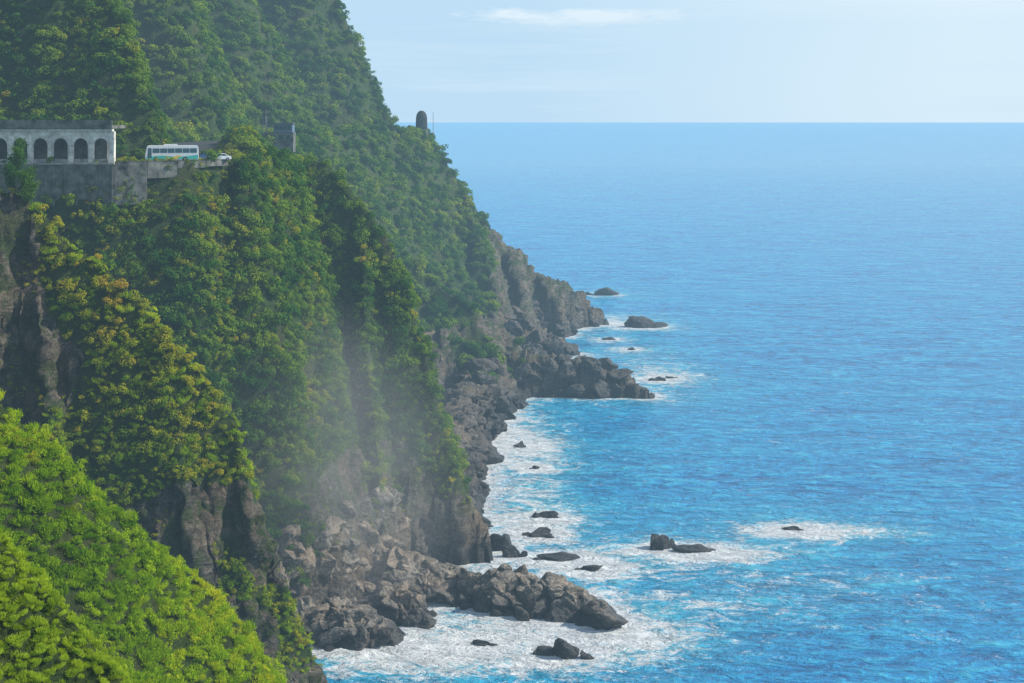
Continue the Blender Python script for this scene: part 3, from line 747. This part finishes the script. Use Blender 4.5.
# ------------------------------------------------------------------ light
SUN_AZ=math.radians(84); SUN_EL=math.radians(38)
sd=Vector((math.sin(SUN_AZ)*math.cos(SUN_EL),math.cos(SUN_AZ)*math.cos(SUN_EL),math.sin(SUN_EL)))
L=bpy.data.lights.new('sun','SUN'); L.energy=5.0; L.angle=math.radians(0.6); L.color=(1,0.94,0.80)
so=link(bpy.data.objects.new('sun',L)); so.rotation_euler=(-sd).to_track_quat('-Z','Y').to_euler(); so.location=sd*500
w=bpy.data.worlds.new('World'); scene.world=w; w.use_nodes=True; nt=w.node_tree; nt.nodes.clear()
def WN(t,**k):
    n=nt.nodes.new(t)
    for a,b in k.items(): setattr(n,a,b)
    return n
def WL(a,b): nt.links.new(a,b)
def wmix(fac,a,b):
    m=WN('ShaderNodeMix',data_type='RGBA')
    for v,i in ((fac,0),(a,6),(b,7)):
        if isinstance(v,(float,int)): m.inputs[i].default_value=v
        elif isinstance(v,tuple): m.inputs[i].default_value=(*v,1)
        else: WL(v,m.inputs[i])
    return m.outputs[2]
def wramp(f,stops):
    r=WN('ShaderNodeValToRGB')
    while len(r.color_ramp.elements)<len(stops): r.color_ramp.elements.new(0.5)
    for e,(p,c) in zip(r.color_ramp.elements,stops): e.position=p; e.color=(c,c,c,1)
    WL(f,r.inputs[0]); return r.outputs[0]
def wm(op,a,b=None):
    m=WN('ShaderNodeMath',operation=op)
    for i,v in enumerate((a,b)):
        if v is None: continue
        if isinstance(v,(float,int)): m.inputs[i].default_value=v
        else: WL(v,m.inputs[i])
    return m.outputs[0]
out=WN('ShaderNodeOutputWorld'); bg=WN('ShaderNodeBackground'); sky=WN('ShaderNodeTexSky')
sky.sky_type='NISHITA'; sky.sun_disc=False; sky.sun_elevation=SUN_EL; sky.sun_rotation=SUN_AZ; sky.air_density=1.0; sky.dust_density=0.6; sky.ozone_density=2.5; sky.altitude=50
bg.inputs['Strength'].default_value=0.15
tc=WN('ShaderNodeTexCoord'); sx_=WN('ShaderNodeSeparateXYZ'); WL(tc.outputs['Generated'],sx_.inputs[0])
side=wramp(sx_.outputs['X'],[(0.0,0.0),(0.30,1.0)])
hzc=wmix(side,(4.5,5.6,6.8),(7.8,7.8,7.6))
hzf=wramp(sx_.outputs['Z'],[(0.0,0.94),(0.12,0.85),(0.4,0.0)])
c0=wmix(hzf,sky.outputs[0],hzc)
mp=WN('ShaderNodeMapping'); mp.inputs['Scale'].default_value=(1.3,1.3,22); WL(tc.outputs['Generated'],mp.inputs[0])
nz=WN('ShaderNodeTexNoise'); nz.inputs['Scale'].default_value=2.6; nz.inputs['Detail'].default_value=6; nz.inputs['Roughness'].default_value=0.6; WL(mp.outputs[0],nz.inputs['Vector'])
cf=wramp(nz.outputs['Fac'],[(0.5,0.0),(0.7,0.6)])
c1_=wmix(cf,c0,(6.8,7.0,7.1))
mp2=WN('ShaderNodeMapping'); mp2.inputs['Scale'].default_value=(12,12,45); WL(tc.outputs['Generated'],mp2.inputs[0])
n2=WN('ShaderNodeTexNoise'); n2.inputs['Scale'].default_value=2.2; n2.inputs['Detail'].default_value=7; n2.inputs['Roughness'].default_value=0.65; WL(mp2.outputs[0],n2.inputs['Vector'])
gx_=wm('POWER',wm('DIVIDE',wm('SUBTRACT',sx_.outputs['X'],0.045),0.09),2.0)
gz_=wm('POWER',wm('DIVIDE',wm('SUBTRACT',sx_.outputs['Z'],0.0745),0.007),2.0)
gg=wm('EXPONENT',wm('MULTIPLY',wm('ADD',gx_,gz_),-1.0))
wf=wramp(wm('ADD',wm('MULTIPLY',gg,0.40),wm('MULTIPLY',n2.outputs['Fac'],0.8)),[(0.56,0.0),(0.76,1.0)])
c2_=wmix(wf,c1_,(8.0,7.8,7.5))
WL(c2_,bg.inputs[0]); WL(bg.outputs[0],out.inputs[0])

# ------------------------------------------------------------------ camera
cd=bpy.data.cameras.new('camera'); cam=link(bpy.data.objects.new('camera',cd))
cam.location=(0,0,100); cam.rotation_euler=(math.pi/2,0,0)
cd.sensor_width=36; cd.lens=36*1400/1024; cd.shift_y=-220.5/1024; cd.clip_start=1; cd.clip_end=200000
scene.camera=cam
print('done',time.time()-T0)
